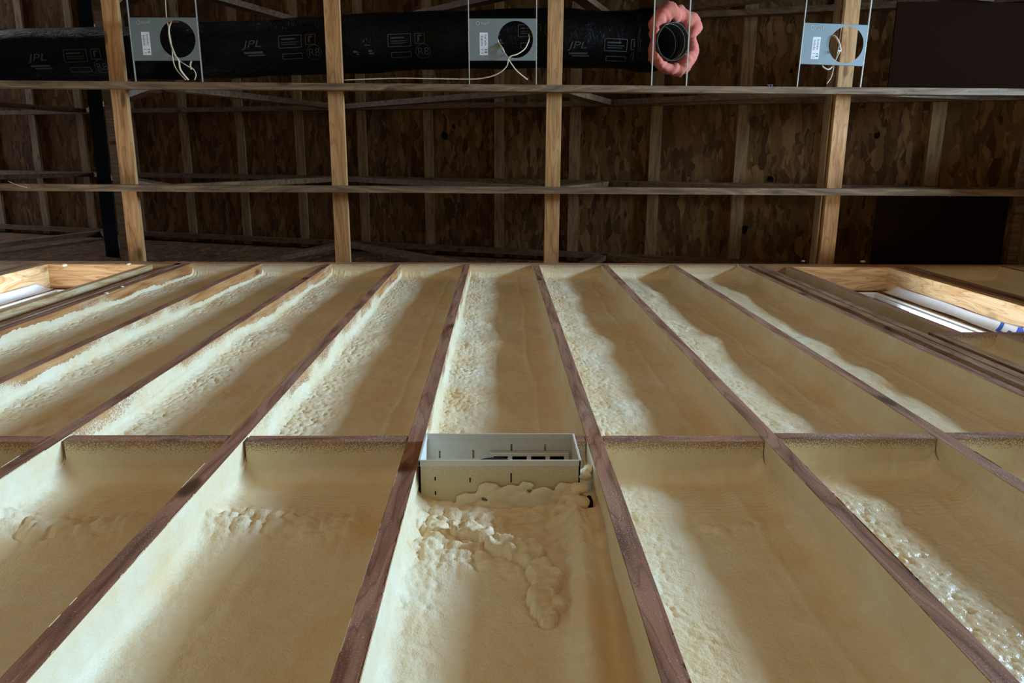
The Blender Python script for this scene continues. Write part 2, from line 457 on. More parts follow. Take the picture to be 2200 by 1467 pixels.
# left window framing
post('king_stud', -1.679, .04, Z_PL, 'trimmer', 'dark stud with grooved edge just left of the foam bays')
post('jack_stud', -1.83, WZ0, WZ1, 'jamb', 'orange-sided stud at the right side of the left window opening')
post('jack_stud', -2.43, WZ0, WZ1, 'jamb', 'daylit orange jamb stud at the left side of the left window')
post('king_stud', -2.50, .04, Z_PL, 'trimmer', 'dark stud at the extreme left beyond the left window')
# window sills and headers
tag(box('window_sill_plate', 1.799, 2.533, 0, DP, WZ0-TH, WZ0, MAT['block']), 'grey dusty sill plate across the bottom of the right window', 'sill plate')
tag(box('window_sill_plate', -2.43, -1.79, 0, DP, WZ0-TH, WZ0, MAT['block']), 'sill plate across the bottom of the left window', 'sill plate')
tag(box('window_header', 1.778, 2.536, 0, DP, WZ1, Z_PL, MAT['header']), 'knotty orange pine header over the right window', 'header', 'window headers')
tag(box('window_header', -2.4615, -1.641, 0, DP, WZ1, Z_PL, MAT['header']), 'pine header with one round brown knot over the left window', 'header', 'window headers')
# plates
tag(box('bottom_plate', -6.85, 6.55, 0, DP-.001, 0, .04, MAT['plate']), 'bottom plate on the floor under the studs', 'plate')
tag(box('top_plate', -6.85, 6.55, 0, DP-.001, Z_PL, Z_CH-.001, MAT['plate']), 'long orange-brown top plate along the head of the foamed wall', 'plate')
# blocking between studs
BL_L = {-3: 'dark short blocking board at the left picture edge between studs',
 -2: 'blocking board two bays left of the white enclosure, red-brown edge',
 -1: 'blocking board in the bay left of the white enclosure, foam-dusted edge',
 0: 'blocking board hidden mostly behind the white enclosure top rim',
 1: 'blocking board in the bay just right of the white enclosure',
 2: 'whitish dusted blocking board two bays right of the white enclosure',
 3: 'pale grey blocking board at the right picture edge',
 -4: 'dark blocking board beyond the left picture edge'}
BZ = {-4: -.002, -3: -.002, -2: .004, -1: 0, 0: .002, 1: 0, 2: .018, 3: .022}
for k in range(-4, 4):
    b0 = studx(k)+TH+(.0045 if k in (-2, -1) else .0015); b1 = studx(k+1)-.0015
    dz = BZ[k]
    tag(box('blocking', b0, b1, .0015, DP, Z_BL+dz, Z_BL+dz+TH, MAT['block']), BL_L[k], 'blocking', 'fire blocking row')

# ------------------------------------------------------------------ spray foam bays
def foam_bay(x0, x1, z0, z1, label, seed, dz_near=.0042, rough=1., extra=None, ny=96, coat=.02, zv=None, lo=False, mat='foam'):
    W = x1-x0
    # z samples, dense where the camera sees them well
    zs = [z0]; 
    while zs[-1] < z1:
        z = zs[-1]; d = abs(z-ZC)
        st = dz_near*max(.55, d/1.8) if z > ZC+.62 else .03
        zs.append(z+st)
    zs[-1] = z1; zs = np.array(zs)
    s = np.linspace(0, 1, ny); s = .5-.5*np.cos(s*math.pi)*(.35) - (.5-.175) + 0  # mild clustering
    s = np.linspace(0, 1, ny)
    s = s + .06*np.sin(2*math.pi*s)*-1
    X, Z = np.meshgrid(x0 + W*s, zs)
    zr = Z-ZC
    y = np.full_like(X, .096 if lo else .082)
    y += .010*fbm(X*3.1, Z*2.3, 3, seed)
    e = X-x0; e2 = x1-X
    # pile thicker towards the sides
    topf = 1-sstep(2.9, 4.2, zr)*(.85 if x0 < .1 else .2)
    y -= .010*topf*np.exp(-e/.05) + .012*np.exp(-e2/.05)*(1+1.2*vnoise(Z*0+seed, Z*6, 4))
    # swell bands running across every bay
    for zc_, a, w in ((2.88, .014, .12), (3.95, .010, .16)):
        zz = zc_ + .10*vnoise(X*2.2+seed, X*0, seed+2)
        y -= a*np.exp(-((zr-zz)/w)**2)*(.6+.8*vnoise(X*7, Z*3, seed+6)+.2)
    # ridge parallel to the right hand stud
    rx = x1 - .085 + .018*fbm(Z*2.4, Z*0+seed, 3, seed)
    y -= .0032*np.exp(-((X-rx)/.009)**2)*rough*(.4+np.clip(vnoise(Z*5, Z*0+seed, 8)+.5, 0, 1))
    y += .006*sstep(.0, .03, X-rx)*rough*0
    # popcorn texture along the left side
    pm = sstep(.19, .03, e + .05*fbm(Z*7, X*3, 3, seed+3))
    y -= rough*(.0075*pm*blobs(X*62+.6*fbm(X*30, Z*30, 2, 5), Z*46, seed+1)*(.4+1.2*np.clip(vnoise(X*9, Z*6, seed+4)+.4, 0, 1))
          + .0035*blobs(X*120, Z*105, seed+8)*pm)
    y += .0026*fbm(X*30, Z*20, 3, seed+11)*max(rough, .5) + .0045*fbm(X*9, Z*6, 3, seed+12)
    y -= .008*np.clip(fbm(X*13, Z*4.5, 4, seed+21), 0, 1)*max(rough, .6)
    if extra is not None: y = extra(X, Z, y, e, e2, zr)
    # fillets against the studs and plates
    for ed, r in ((e, .032 if lo else .004+.018*topf), (e2, .036), (z1-Z, .03), (Z-z0, .02)):
        rr = r*(1+.5*vnoise(Z*7+seed, X*7, seed+9)); t = np.clip(rr-ed, 0, rr*.999)
        y -= rr-np.sqrt(np.maximum(rr*rr-t*t, 0))
    y = np.minimum(y, DP-.002)
    nz, nx = X.shape
    # thin coat creeping up the stud sides
    nc = 7
    cl = np.clip(coat + .022*fbm(zs*9, zs*0+seed, 3, seed+30) + .006*fbm(zs*90, zs*0, 2, seed+31), -.001, .06)
    cr = np.clip(coat + .016*fbm(zs*9, zs*0+seed, 3, seed+40) + .005*fbm(zs*90, zs*0, 2, seed+41), -.001, .06)
    if not lo:
        cl = np.clip(y[:, 0] - .006 - .012*np.abs(fbm(zs*60, zs*0, 2, seed+31)) - .02*np.clip(fbm(zs*6, zs*0+seed, 2, seed+33), 0, 1), 0, .08); cr = .002 + .0*cr
    if lo:
        fz = sstep(.015, .06, z1-zs); cl = cl*fz+.05*(1-fz); cr = cr*fz+.05*(1-fz)
    colsX, colsY = [], []
    for j in range(nc):
        t = j/nc
        th = .0048*t-.0010
        bump_ = t*.0011*blobs(zs*120, np.full_like(zs, j*.8), seed+50)
        colsX.append(x0 - .0003 + th + bump_); colsY.append(cl + (y[:, 0]-cl)*t)
    mx = X.copy(); mx[:, 0] += .004; mx[:, -1] -= .004
    P = [np.stack([cx, cy, zs], -1) for cx, cy in zip(colsX, colsY)]
    P += [np.stack([mx[:, i], y[:, i], zs], -1) for i in range(nx)]
    for j in range(nc-1, -1, -1):
        t = j/nc; th = .0048*t-.0010
        bump_ = t*.0011*blobs(zs*120, np.full_like(zs, j*.8), seed+60)
        P.append(np.stack([x1 + .0003 - th - bump_, cr + (y[:, -1]-cr)*t, zs], -1))
    V = np.stack(P, 1); nz, nt, _ = V.shape
    V = V.reshape(-1, 3)
    i = np.arange(nz-1)[:, None]*nt + np.arange(nt-1)[None, :]
    F = np.stack([i, i+1, i+nt+1, i+nt], -1).reshape(-1, 4)
    # closed back
    nb = len(V)
    back = np.array([(x0-.0003+.0004, DP-.001, z0), (x1-.0001, DP-.001, z0), (x1-.0001, DP-.001, z1), (x0+.0001, DP-.001, z1)])
    V = np.concatenate([V, back])
    me = bpy.data.meshes.new('spray_foam')
    me.vertices.add(len(V)); me.vertices.foreach_set('co', V.ravel())
    nf = len(F); me.loops.add(nf*4); me.polygons.add(nf)
    me.loops.foreach_set('vertex_index', F.ravel().astype(np.int32))
    me.polygons.foreach_set('loop_start', np.arange(nf, dtype=np.int32)*4)
    me.polygons.foreach_set('loop_total', np.full(nf, 4, dtype=np.int32))
    me.update(calc_edges=True); me.validate()
    me.polygons.foreach_set('use_smooth', [True]*len(me.polygons))
    me.materials.append(MAT[mat])
    o = bpy.data.objects.new('spray_foam', me); C.objects.link(o)
    tag(o, label, 'spray foam', 'foam filled wall bays')
    return o
def lower_lumps(a0, a1, w, amp, sc=36):
    """a band of pebbly lumps below the blocking, a0..a1 across the bay"""
    def f(X, Z, y, e, e2, zr):
        s = e/(e+e2)
        band = np.exp(-((zr-1.41-.03*fbm(X*9, Z*0, 2, 3))/w)**2)*sstep(a0-.08, a0+.05, s)*sstep(a1+.1, a1-.05, s)
        wx = X + .010*fbm(X*25, Z*25, 2, 71); wz = Z + .010*fbm(X*25, Z*25, 2, 72)
        y = y - amp*band*blobs(wx*sc, wz*sc*.8, 77) - .4*amp*band*blobs(wx*sc*1.9, wz*sc*1.6, 78)
        y = y - .006*np.exp(-((zr-1.50)/.05)**2)
        y = y - .0016*np.exp(-((zr-1.53)/.06)**2)*np.sin((Z+.004*fbm(X*14, Z*20, 2, 12))*420)
        return y
    return f
def glossy_lumps(X, Z, y, e, e2, zr):
    s = e/(e+e2)
    m_ = sstep(.85, .35, s)*sstep(1.58, 1.48, zr)
    wx = X + .012*fbm(X*22, Z*22, 2, 71); wz = Z + .012*fbm(X*22, Z*22, 2, 72)
    y = y - .0055*m_*blobs(wx*62, wz*50, 91) - .003*m_*blobs(wx*110, wz*90, 95)
    y = y - .006*np.exp(-((zr-1.50)/.05)**2)
    return y - .0016*np.exp(-((zr-1.53)/.06)**2)*np.sin((Z+.004*fbm(X*14, Z*20, 2, 12))*420)
def box_lumps(X, Z, y, e, e2, zr):
    # foam heaped under and beside the enclosure, with the snaking drip
    wx = X + .014*fbm(X*18, Z*18, 2, 71); wz = Z + .014*fbm(X*18, Z*18, 2, 72)
    band = sstep(1.20, 1.30, zr)*sstep(1.66, 1.46, zr)
    y = y - band*(.015*blobs(wx*30, wz*34, 33) + .007*blobs(wx*60, wz*66, 34))
    # rounded ridge running down beside the right stud
    rx = np.interp(zr, RIDGE_Z, RIDGE_X) + .008*fbm(Z*5, Z*0, 2, 9)
    y = y - .034*np.exp(-((X-rx)/.027)**2)*sstep(.4, 1.1, zr)
    y = y - .006*np.exp(-((X-rx)/.030)**2)*blobs(wx*30, wz*18, 36)
    # drip : horizontal shelf then tongue hanging down
    def tongue(px, pz, rx_, rz_): return np.sqrt(np.clip(1-((X-px)/rx_)**2-((Z-ZC-pz)/rz_)**2, 0, 1))
    k = 0*X; kd = 0*X+9
    for q in DRIP:
        k = np.maximum(k, tongue(*q)); kd = np.minimum(kd, np.sqrt(((X-q[0])/q[2])**2+((Z-ZC-q[1])/q[3])**2))
    y = y - .015*np.minimum(k*2.2, 1)*(.8+.45*blobs(wx*50, wz*50, 39)) + .010*np.exp(-((kd-1.04)/.10)**2)
    # crumbly left strip
    lm = sstep(.10, .03, e)*sstep(.7, 1.2, zr)
    y = y - .006*lm*blobs(wx*48, wz*40, 35)
    return y
def dp(u, v, rx, rz):
    p = at(u, v, y=.055); return (p.x, p.z-ZC, rx, rz)
_rp = [at(1232, 1085, y=.06), at(1252, 1200, y=.06), at(1272, 1330, y=.06), at(1290, 1460, y=.06)][::-1]
RIDGE_Z = [p.z-ZC for p in _rp]; RIDGE_X = [p.x for p in _rp]
DRIP = [dp(1000, 1125, .03, .022), dp(1030, 1130, .03, .02), dp(1075, 1150, .030, .024), dp(1110, 1160, .024, .022), dp(1140, 1165, .026, .03),
        dp(1160, 1190, .024, .030), dp(1174, 1215, .025, .028), dp(1164, 1240, .027, .026), dp(1172, 1262, .024, .024), dp(1178, 1282, .016, .016), dp(1200, 1258, .016, .016), dp(1190, 1205, .018, .02)]
UP_L = {-4: 'upper foam bay nearest the left window', -3: 'upper foam bay second from the left window, white dusted left side',
 -2: 'upper foam bay two bays left of the one above the enclosure', -1: 'upper foam bay just left of the one above the enclosure',
 0: 'upper foam bay directly above the white enclosure', 1: 'upper foam bay just right of the one above the enclosure',
 2: 'upper foam bay two bays right of the enclosure with bright popcorn patch', 3: 'upper foam bay next to the right window framing'}
LO_L = {-3: 'lower foam bay at the left picture edge', -2: 'lower foam bay two bays left of the enclosure, cracked lumps under the blocking',
 -1: 'lower foam bay just left of the enclosure, pebbly cluster under the blocking', 0: 'lumpy foam bay under the white enclosure with hanging drip',
 1: 'lower foam bay just right of the enclosure, cream ripples', 2: 'lower foam bay at right with glossy wet-looking lumps',
 3: 'lower foam bay corner at the right picture edge', -4: 'lower foam bay beyond the left picture edge'}
EXT = {-3: lower_lumps(.0, .9, .06, .008), -2: lower_lumps(.0, .75, .05, .020, 30), -1: lower_lumps(.0, .8, .055, .020, 32), 0: box_lumps, 1: lower_lumps(.5, 1., .03, .006),
       2: glossy_lumps, 3: glossy_lumps}
for k in range(-4, 4):
    a, b = studx(k)+TH, studx(k+1)
    foam_bay(a, b, Z_BL+BZ[k]+TH, Z_PL, UP_L[k], 100+k*13, coat=.062)
    if k > -4: foam_bay(a, b, .04, Z_BL+BZ[k], LO_L[k], 300+k*17, dz_near=.0046, extra=EXT[k], coat=.004, rough=(.55 if k in (1, 2, 3) else .22), lo=True, ny=110, mat='foam_gloss' if k >= 2 else 'foam')
foam_bay(2.656, 3.19, ZC+3.0, Z_PL, 'smooth foam bay beyond the right window at the picture edge', 555, coat=.03, ny=50)
foam_bay(1.837, 2.034, .04, WZ0-TH, 'dark foam pocket under the left half of the right window sill', 571, coat=.03, ny=50)
foam_bay(2.072, 2.495, .04, WZ0-TH, 'foam pocket under the right half of the right window sill', 583, coat=.03, ny=50)

# ------------------------------------------------------------------ windows
def glass_mat():
    q = NT('window_glass'); n = q.n; tr = q.node('ShaderNodeBsdfTransparent'); gl = q.node('ShaderNodeBsdfGlossy')
    gl.inputs['Roughness'].default_value = .02; mx = q.node('ShaderNodeMixShader'); mx.inputs[0].default_value = .06
    q.link(tr.outputs[0], mx.inputs[1]); q.link(gl.outputs[0], mx.inputs[2])
    q.link(mx.outputs[0], n['Material Output'].inputs[0]); return q.m
MAT['glass'] = glass_mat()
def frame_bm(x0, x1, z0, z1, y0, y1, w):
    bm = bmesh.new()
    bbox(bm, x0, x0+w, y0, y1, z0, z1, .003); bbox(bm, x1-w, x1, y0, y1, z0, z1, .003)
    bbox(bm, x0+w, x1-w, y0, y1, z0, z0+w, .003); bbox(bm, x0+w, x1-w, y0, y1, z1-w, z1, .003)
    return bm
for n, (x0, x1) in enumerate(((-2.352, -1.868), (1.963, 2.432))):
    r = struct(empty('window_%d' % (n+1), ((x0+x1)/2, .17, WZ0)))
    put(bm_obj('window_frame', frame_bm(x0, x1, WZ0+.01, WZ1-.03, .142, .165, .014), MAT['vinyl']), r)
    sash = put(bm_obj('sash', frame_bm(x0+.0145, x1-.0145, WZ0+.025, WZ1-.045, .155, .175, .013), MAT['vinyl']), r)
    box('pane', x0+.028, x1-.028, .163, .167, WZ0+.0385, WZ1-.0585, MAT['glass'], sash, bev=0)
# house wrap flap folded along the right jamb
def flap(xj, side, zlo, zhi, label):
    ns, nt = 60, 10; V = []; F = []
    for i in range(ns+1):
        t = i/ns; z = zlo + (zhi-zlo)*t
        w = .052 + .006*math.sin(t*9) ; w *= 1 - .15*t
        if t > .94: w *= max(.15, (1-t)/.06)
        for j in range(nt+1):
            s = j/nt
            # curls from the sheathing (y = .14) out along the jamb
            a = s*math.pi*.5
            x = xj - side*(.004 + .030*(1-math.sin(a)) + .003*math.sin(t*21+s*3))
            yy = .139 - w*(1-math.cos(a)) - .004*math.sin(t*13)
            V.append((x, min(yy, .1395), z))
    for i in range(ns):
        for j in range(nt):
            p = i*(nt+1)+j; F.append((p, p+1, p+nt+2, p+nt+1))
    o = link_mesh('house_wrap_flap', V, F, MAT['wrap'], smooth=True)
    m = o.modifiers.new('thickness', 'SOLIDIFY'); m.thickness = .0008; m.offset = 0
    tag(o, label, 'house wrap'); return o
fr = flap(2.495, 1, WZ0+.002, WZ1-.03, 'white house wrap flap with blue letters inside the right window jamb')
flap(-2.392, -1, WZ0+.002, WZ1-.03, 'plain white house wrap flap inside the left window jamb')
# blue letters on the flap: drawn on its curved face
def flap_pt(s, t):
    w = (.052 + .006*math.sin(t*9))*(1-.15*t); a = s*math.pi*.5
    return Vector((2.495 - (.004 + .030*(1-math.sin(a)) + .003*math.sin(t*21+s*3)) - .0018, min(.139 - w*(1-math.cos(a)) - .004*math.sin(t*13), .1395) - .0018, WZ0+.002 + (WZ1-.03-WZ0-.002)*t))
def strokes(poly_list):
    V = []; F = []
    for (s0, t0, s1, t1, wd) in poly_list:
        n = 14; d = Vector((s1-s0, (t1-t0)*12)); L = d.length; nrm = Vector((-d.y, d.x))/L*wd
        for i in range(n+1):
            q = i/n; s = s0+(s1-s0)*q; t = t0+(t1-t0)*q
            for sg in (-1, 1): V.append(flap_pt(min(max(s+nrm.x*sg, .02), 1), t+nrm.y*sg/12))
        b = len(V)-2*(n+1)
        for i in range(n): F.append((b+2*i, b+2*i+1, b+2*i+3, b+2*i+2))
    return V, F
OFT = .205
V, F = strokes([(a0, b0+OFT, a1, b1+OFT, w0) for a0, b0, a1, b1, w0 in [(.95, .165, .30, .165, .10), (.30, .165, .30, .120, .10), (.30, .125, .62, .120, .09),
                (.15, .09, .95, .09, .10), (.95, .09, .20, .045, .09), (.20, .045, .95, .035, .10), (.10, .11, .10, .07, .10)]])
link_mesh('blue_lettering', V, F, MAT['blue'], fr)

# ------------------------------------------------------------------ enclosure (white plastic media box)
EX0, EX1, EZ0, EZ1, EY0, EY1 = .043, .375, ZC+1.490, ZC+1.6475, -.016, .100
r = tag(empty('media_enclosure', ((EX0+EX1)/2, .05, EZ0)), 'white plastic wiring enclosure set between two studs below the blocking', 'electrical box')
t = .003
bm = bmesh.new()
bbox(bm, EX0, EX1, EY0, EY1, EZ0, EZ0+t); bbox(bm, EX0, EX0+t, EY0, EY1, EZ0, EZ1); bbox(bm, EX1-t, EX1, EY0, EY1, EZ0, EZ1)
bbox(bm, EX0, EX1, EY1-t, EY1, EZ0, EZ1)
q = NT('enclosure_dusted')                   # plastic with foam overspray on its underside
geo = q.node('ShaderNodeNewGeometry'); sp_ = q.node('ShaderNodeSeparateXYZ'); q.link(geo.outputs['Position'], sp_.inputs[0])
sn_ = q.node('ShaderNodeSeparateXYZ'); q.link(geo.outputs['Normal'], sn_.inputs[0])
d_ = q.math('ADD', sp_.outputs[1], q.math('MULTIPLY', q.math('SUBTRACT', q.noise(q.pos(), 300, 2, .7), .5), .16))
m1 = q.math('MULTIPLY', q.maprange(d_, -.03, .015), q.maprange(sp_.outputs[2], EZ0+.001, EZ0+.0012, 1, 0))
c_ = q.mix(m1, (0.76, 0.74, 0.66), (0.66, 0.56, 0.34))
q.out(c_, .5, q.bump(q.noise(q.pos(), 200, 2), .15, .002))
put(bm_obj('body', bm, q.m), r)
bm = bmesh.new()                             # top wall with slots cut through it
slots = [(at(945, 980, z=1.6475).x, .022, .040), (at(1017, 980, z=1.6475).x, .020, .040), (at(1099, 964, z=1.6475).x, .006, .024), (at(1171, 964, z=1.6475).x, .006, .026)]
cuts = []
xs_ = [EX0]
for sx, a, b in slots: xs_ += [sx-.0022, sx+.0022]
xs_.append(EX1)
for i in range(len(xs_)-1):
    if i % 2 == 0: bbox(bm, xs_[i], xs_[i+1], EY0, EY1, EZ1-t, EZ1)
    else:
        a, b = slots[i//2][1:]; bbox(bm, xs_[i], xs_[i+1], EY0, a, EZ1-t, EZ1); bbox(bm, xs_[i], xs_[i+1], b, EY1, EZ1-t, EZ1)
put(bm_obj('top_panel', bm, MAT['plastic']), r)
bm = bmesh.new()                             # rolled rim around the open front
for a in ((EX0-.002, EX1+.002, EZ1-.0045, EZ1-.0002), (EX0-.002, EX1+.002, EZ0-.003, EZ0+.003), (EX0-.002, EX0+.004, EZ0-.003, EZ1), (EX1-.004, EX1+.002, EZ0-.003, EZ1)):
    bbox(bm, a[0], a[1], EY0-.003, EY0+.010, a[2], a[3], .0015)
put(bm_obj('rim', bm, MAT['plastic']), r)
bm = bmesh.new()                             # inner knock-out panel with four square holes
px0, px1 = at(1050, 985, z=1.636).x, at(1222, 985, z=1.636).x
py0, py1 = .022, .075; zz0, zz1 = ZC+1.630, ZC+1.6335
n_h = 4; cw = (px1-px0-.012)/n_h
bbox(bm, px0, px1, py0, py0+.008, zz0, zz1, .0008); bbox(bm, px0, px1, py1-.006, py1, zz0, zz1, .0008)
for i in range(n_h+1):
    cx_ = px0+.006+cw*i; bbox(bm, cx_-.005, cx_+.005, py0+.008, py1-.006, zz0, zz1, .0008)
bbox(bm, px0, px1, py0, py1, zz1+.006, zz1+.008)
put(bm_obj('knockout_panel', bm, MAT['plastic']), r)
put(bm_obj('recess', (lambda b: (bbox(b, px0+.008, px1-.008, py0+.006, py1-.006, zz1+.004, zz1+.0055), b)[1])(bmesh.new()), MAT['hole']), r)
bm = bmesh.new()
for (u, a, b) in ((935, .018, .026), (935, .05, .058), (1010, .020, .030), (1098, .010, .03)):
    x_ = at(u, 1030, z=1.49).x; put(box('slot', x_-.0012, x_+.0012, a, b, EZ0-.0012, EZ0+.001, MAT['hole'], bev=0), r)
p = [at(1018, 997, z=1.54), at(1035, 989, z=1.56), at(1060, 985.5, z=1.57), at(1085, 987, z=1.565), at(1108, 997, z=1.54)]
tag(cable('cable', p, .0035, MAT['cord']), 'black cable arching inside the white enclosure', 'cable')
p = [at(1060, 990, z=1.575), at(1085, 986, z=1.585), at(1105, 990, z=1.575), at(1125, 998, z=1.55)]
tag(cable('cable', p, .0018, MAT['label']), 'thin white cable beside the black one in the enclosure', 'cable')
# foam clumps squeezed around the enclosure
def clump(cx, cy, cz, r, seed, squash=(1, 1, 1)):
    bm = bmesh.new(); bmesh.ops.create_icosphere(bm, subdivisions=3, radius=1)
    rs = random.Random(seed)
    a = [Vector((rs.uniform(-4, 4), rs.uniform(-4, 4), rs.uniform(-4, 4))) for _ in range(3)]
    for v in bm.verts:
        d = 1 + .10*math.sin(a[0].dot(v.co)) + .08*math.sin(a[1].dot(v.co)*1.7) + .04*math.sin(a[2].dot(v.co)*3)
        v.co = Vector((v.co.x*squash[0], v.co.y*squash[1], v.co.z*squash[2]))*r*d + Vector((cx, cy, cz))
    return bm
bmA = bmesh.new(); rs = random.Random(5)
CL = [(1000, 1072, .020), (1022, 1066, .013), (1052, 1050, .024), (1075, 1062, .026), (1100, 1052, .020), (1120, 1070, .028), (1150, 1078, .028), (1165, 1060, .024),
      (990, 1092, .022), (1040, 1090, .026), (1085, 1092, .026), (1180, 1085, .026), (1200, 1065, .020), (1215, 1050, .022), (1130, 1042, .014), (960, 1096, .018), (925, 1098, .016)]
for i, (u, v_, rr) in enumerate(CL):
    q_ = at(u, v_, z=1.487)
    b2 = clump(q_.x, q_.y, ZC+1.483, rr*.80, 10+i, (1.35, .9, .36)); me = bpy.data.meshes.new('tmp'); b2.to_mesh(me); b2.free(); bmA.from_mesh(me); bpy.data.meshes.remove(me)
def melt(o, vox=.0022, it=5):
    m = o.modifiers.new('remesh', 'REMESH'); m.mode = 'VOXEL'; m.voxel_size = vox; m.use_smooth_shade = True
    m = o.modifiers.new('smooth', 'SMOOTH'); m.iterations = it; m.factor = .5; return o
tag(melt(bm_obj('foam_clumps', bmA, MAT['foam'], None, True)), 'knobbly foam clumps squeezed against the underside of the white enclosure', 'spray foam', kind='stuff')
bmA = bmesh.new()
for i, (u, v_, z_, rr, sq) in enumerate([(1256, 1012, 1.50, .013, (1, .9, 1.5)), (1264, 1000, 1.53, .010, (.9, .9, 1.5)), (1244, 1042, 1.46, .015, (1.2, .8, 1)), (1226, 1062, 1.44, .015, (1.2, .7, 1)), (1248, 1072, 1.42, .016, (1.2, .7, 1.2)), (1212, 1085, 1.42, .014, (1.3, .7, .9))]):
    q_ = at(u, v_, z=z_)
    b2 = clump(q_.x, q_.y+.008, q_.z, rr, 40+i, sq); me = bpy.data.meshes.new('tmp'); b2.to_mesh(me); b2.free(); bmA.from_mesh(me); bpy.data.meshes.remove(me)
tag(melt(bm_obj('foam_clumps', bmA, MAT['foam'], None, True)), 'swollen foam ridge climbing the gap right of the white enclosure', 'spray foam', kind='stuff')
tag(bm_obj('hollow_shade_blob', clump(.392, .060, ZC+1.455, .016, 90, (.55, .8, 1.5)), MAT['hole'], None, True), 'dark blob painted as the shade of a hollow in the foam beside the lower right of the enclosure', 'hollow')  # solid blob, the shade of the hollow is in its colour

# ------------------------------------------------------------------ roof trusses
TY = [-1.589, -1.017, -.445, .1]
TL = ['roof truss furthest from the foamed wall, crossing at the top picture edge', 'roof truss carrying the mounting plates, lower edge lit pale brown',
      'roof truss halfway between the plates and the foamed wall', 'dark gable roof truss standing right over the top plate']
def truss(y, label, mat_b):
    r = tag(empty('roof_truss', (0, y+TH/2, Z_CH)), label, 'roof truss', 'roof trusses')
    y0, y1 = y, y+TH
    put(box('bottom_chord', -6.8, 4.9, y0, y1, Z_CH, Z_CH+.089, MAT[mat_b]), r)
    bm = bmesh.new(); yc = (y0+y1)/2; off = .038 + .0475
    bar(bm, (-6.85, yc, deckz(-6.85)-off-.003), (6.4, yc, deckz(6.4)-off-.003), TH, .089)
    put(bm_obj('top_chord', bm, MAT['rafter']), r)
    zb = Z_CH+.089
    for (xb, xt) in ((3.9, 3.9), (2.2, 3.2), (2.2, 1.0), (.55, 1.0), (.55, -1.1), (-1.75, -1.1), (-1.75, -3.6), (-4.4, -3.6), (-4.4, -6.3)):
        bm = bmesh.new(); bar(bm, (xb, yc, zb+.02), (xt, yc, deckz(xt)-off-.06), .089 if xb == xt and False else TH, .07, Vector((1, 0, .01)))
        bm.free(); bm = bmesh.new()
        a = Vector((xb, yc, zb)); b = Vector((xt, yc, deckz(xt)-off-.05)); bar(bm, a, b, TH*.98, .089, Vector((0, 1, 0)).cross((b-a).normalized()))
        put(bm_obj('web', bm, MAT['rafter']), r)
    return r
for y, l, m_ in zip(TY, TL, ('chord', 'chord', 'chord', 'rafter')): truss(y, l, m_)
# ink marks on the second truss
def ink_text(s, size, u, v, z, mat, parent, shear=0, mirror=False, name='lettering', dz=-.0006):
    vs, fs = text_verts(s, size, shear); p0 = at(u, v, z=z)
    V = [(p0.x + a, p0.y - b, p0.z + dz) for a, b, c in vs]
    return link_mesh(name, V, [f[::-1] for f in fs], mat, parent)
tr2 = [o for o in bpy.data.objects if o.get('label') == TL[1]][0]
tr3 = [o for o in bpy.data.objects if o.get('label') == TL[2]][0]
for s, u, v_, par, y_ in (('77', 1654, 191, tr2, 0), ('D2', 2152, 203, tr2, 0)):
    put(ink_text(s, .034, u, v_, Z_CH-ZC, MAT['darkink'], None, name='pencil_mark'), par)
q_ = at(2046, 419, z=Z_CH-ZC); put(ink_text('[X]', .03, 2046, 420, Z_CH-ZC, MAT['darkink'], None, name='grade_stamp'), tr3)
# lateral braces on top of the bottom chords (2x4 laid flat)
BR = [(-2.030, 'pale pine brace lying across the trusses left of the leftmost mounting plate'),
      (-.785, 'orange pine brace crossing the trusses left of the middle mounting plate'),
      (.483, 'pine brace crossing the trusses right of the middle mounting plate'),
      (2.178, 'bright orange pine brace crossing behind the rightmost mounting plate')]
for x, l in BR:
    tag(box('lateral_brace', x, x+.089, -3.2, .178, Z_CH+.0895, Z_CH+.1275, MAT['brace']), l, 'brace', 'braces across the trusses')
tag(box('lateral_brace', 2.162, 2.170, -3.2, .178, Z_CH+.12, Z_CH+.209, MAT['purlin']), 'thin darker board edge tight against the bright orange brace', 'brace')
# upper brace seen beside the left one
x_ = at(255, 380, z=5.5).x
tag(box('web_brace', x_-.045, x_+.045, -3.2, .178, ZC+5.5, ZC+5.538, MAT['rafter']), 'dark brown upper board running beside the pale left brace', 'brace')
x_ = at(222, 380, z=6.2).x
tag(box('dark_strip', x_-.05, x_+.05, -3.0, .178, ZC+6.2, ZC+6.22, MAT['slate']), 'blue-black strip high in the roof behind the left brace', 'strip')
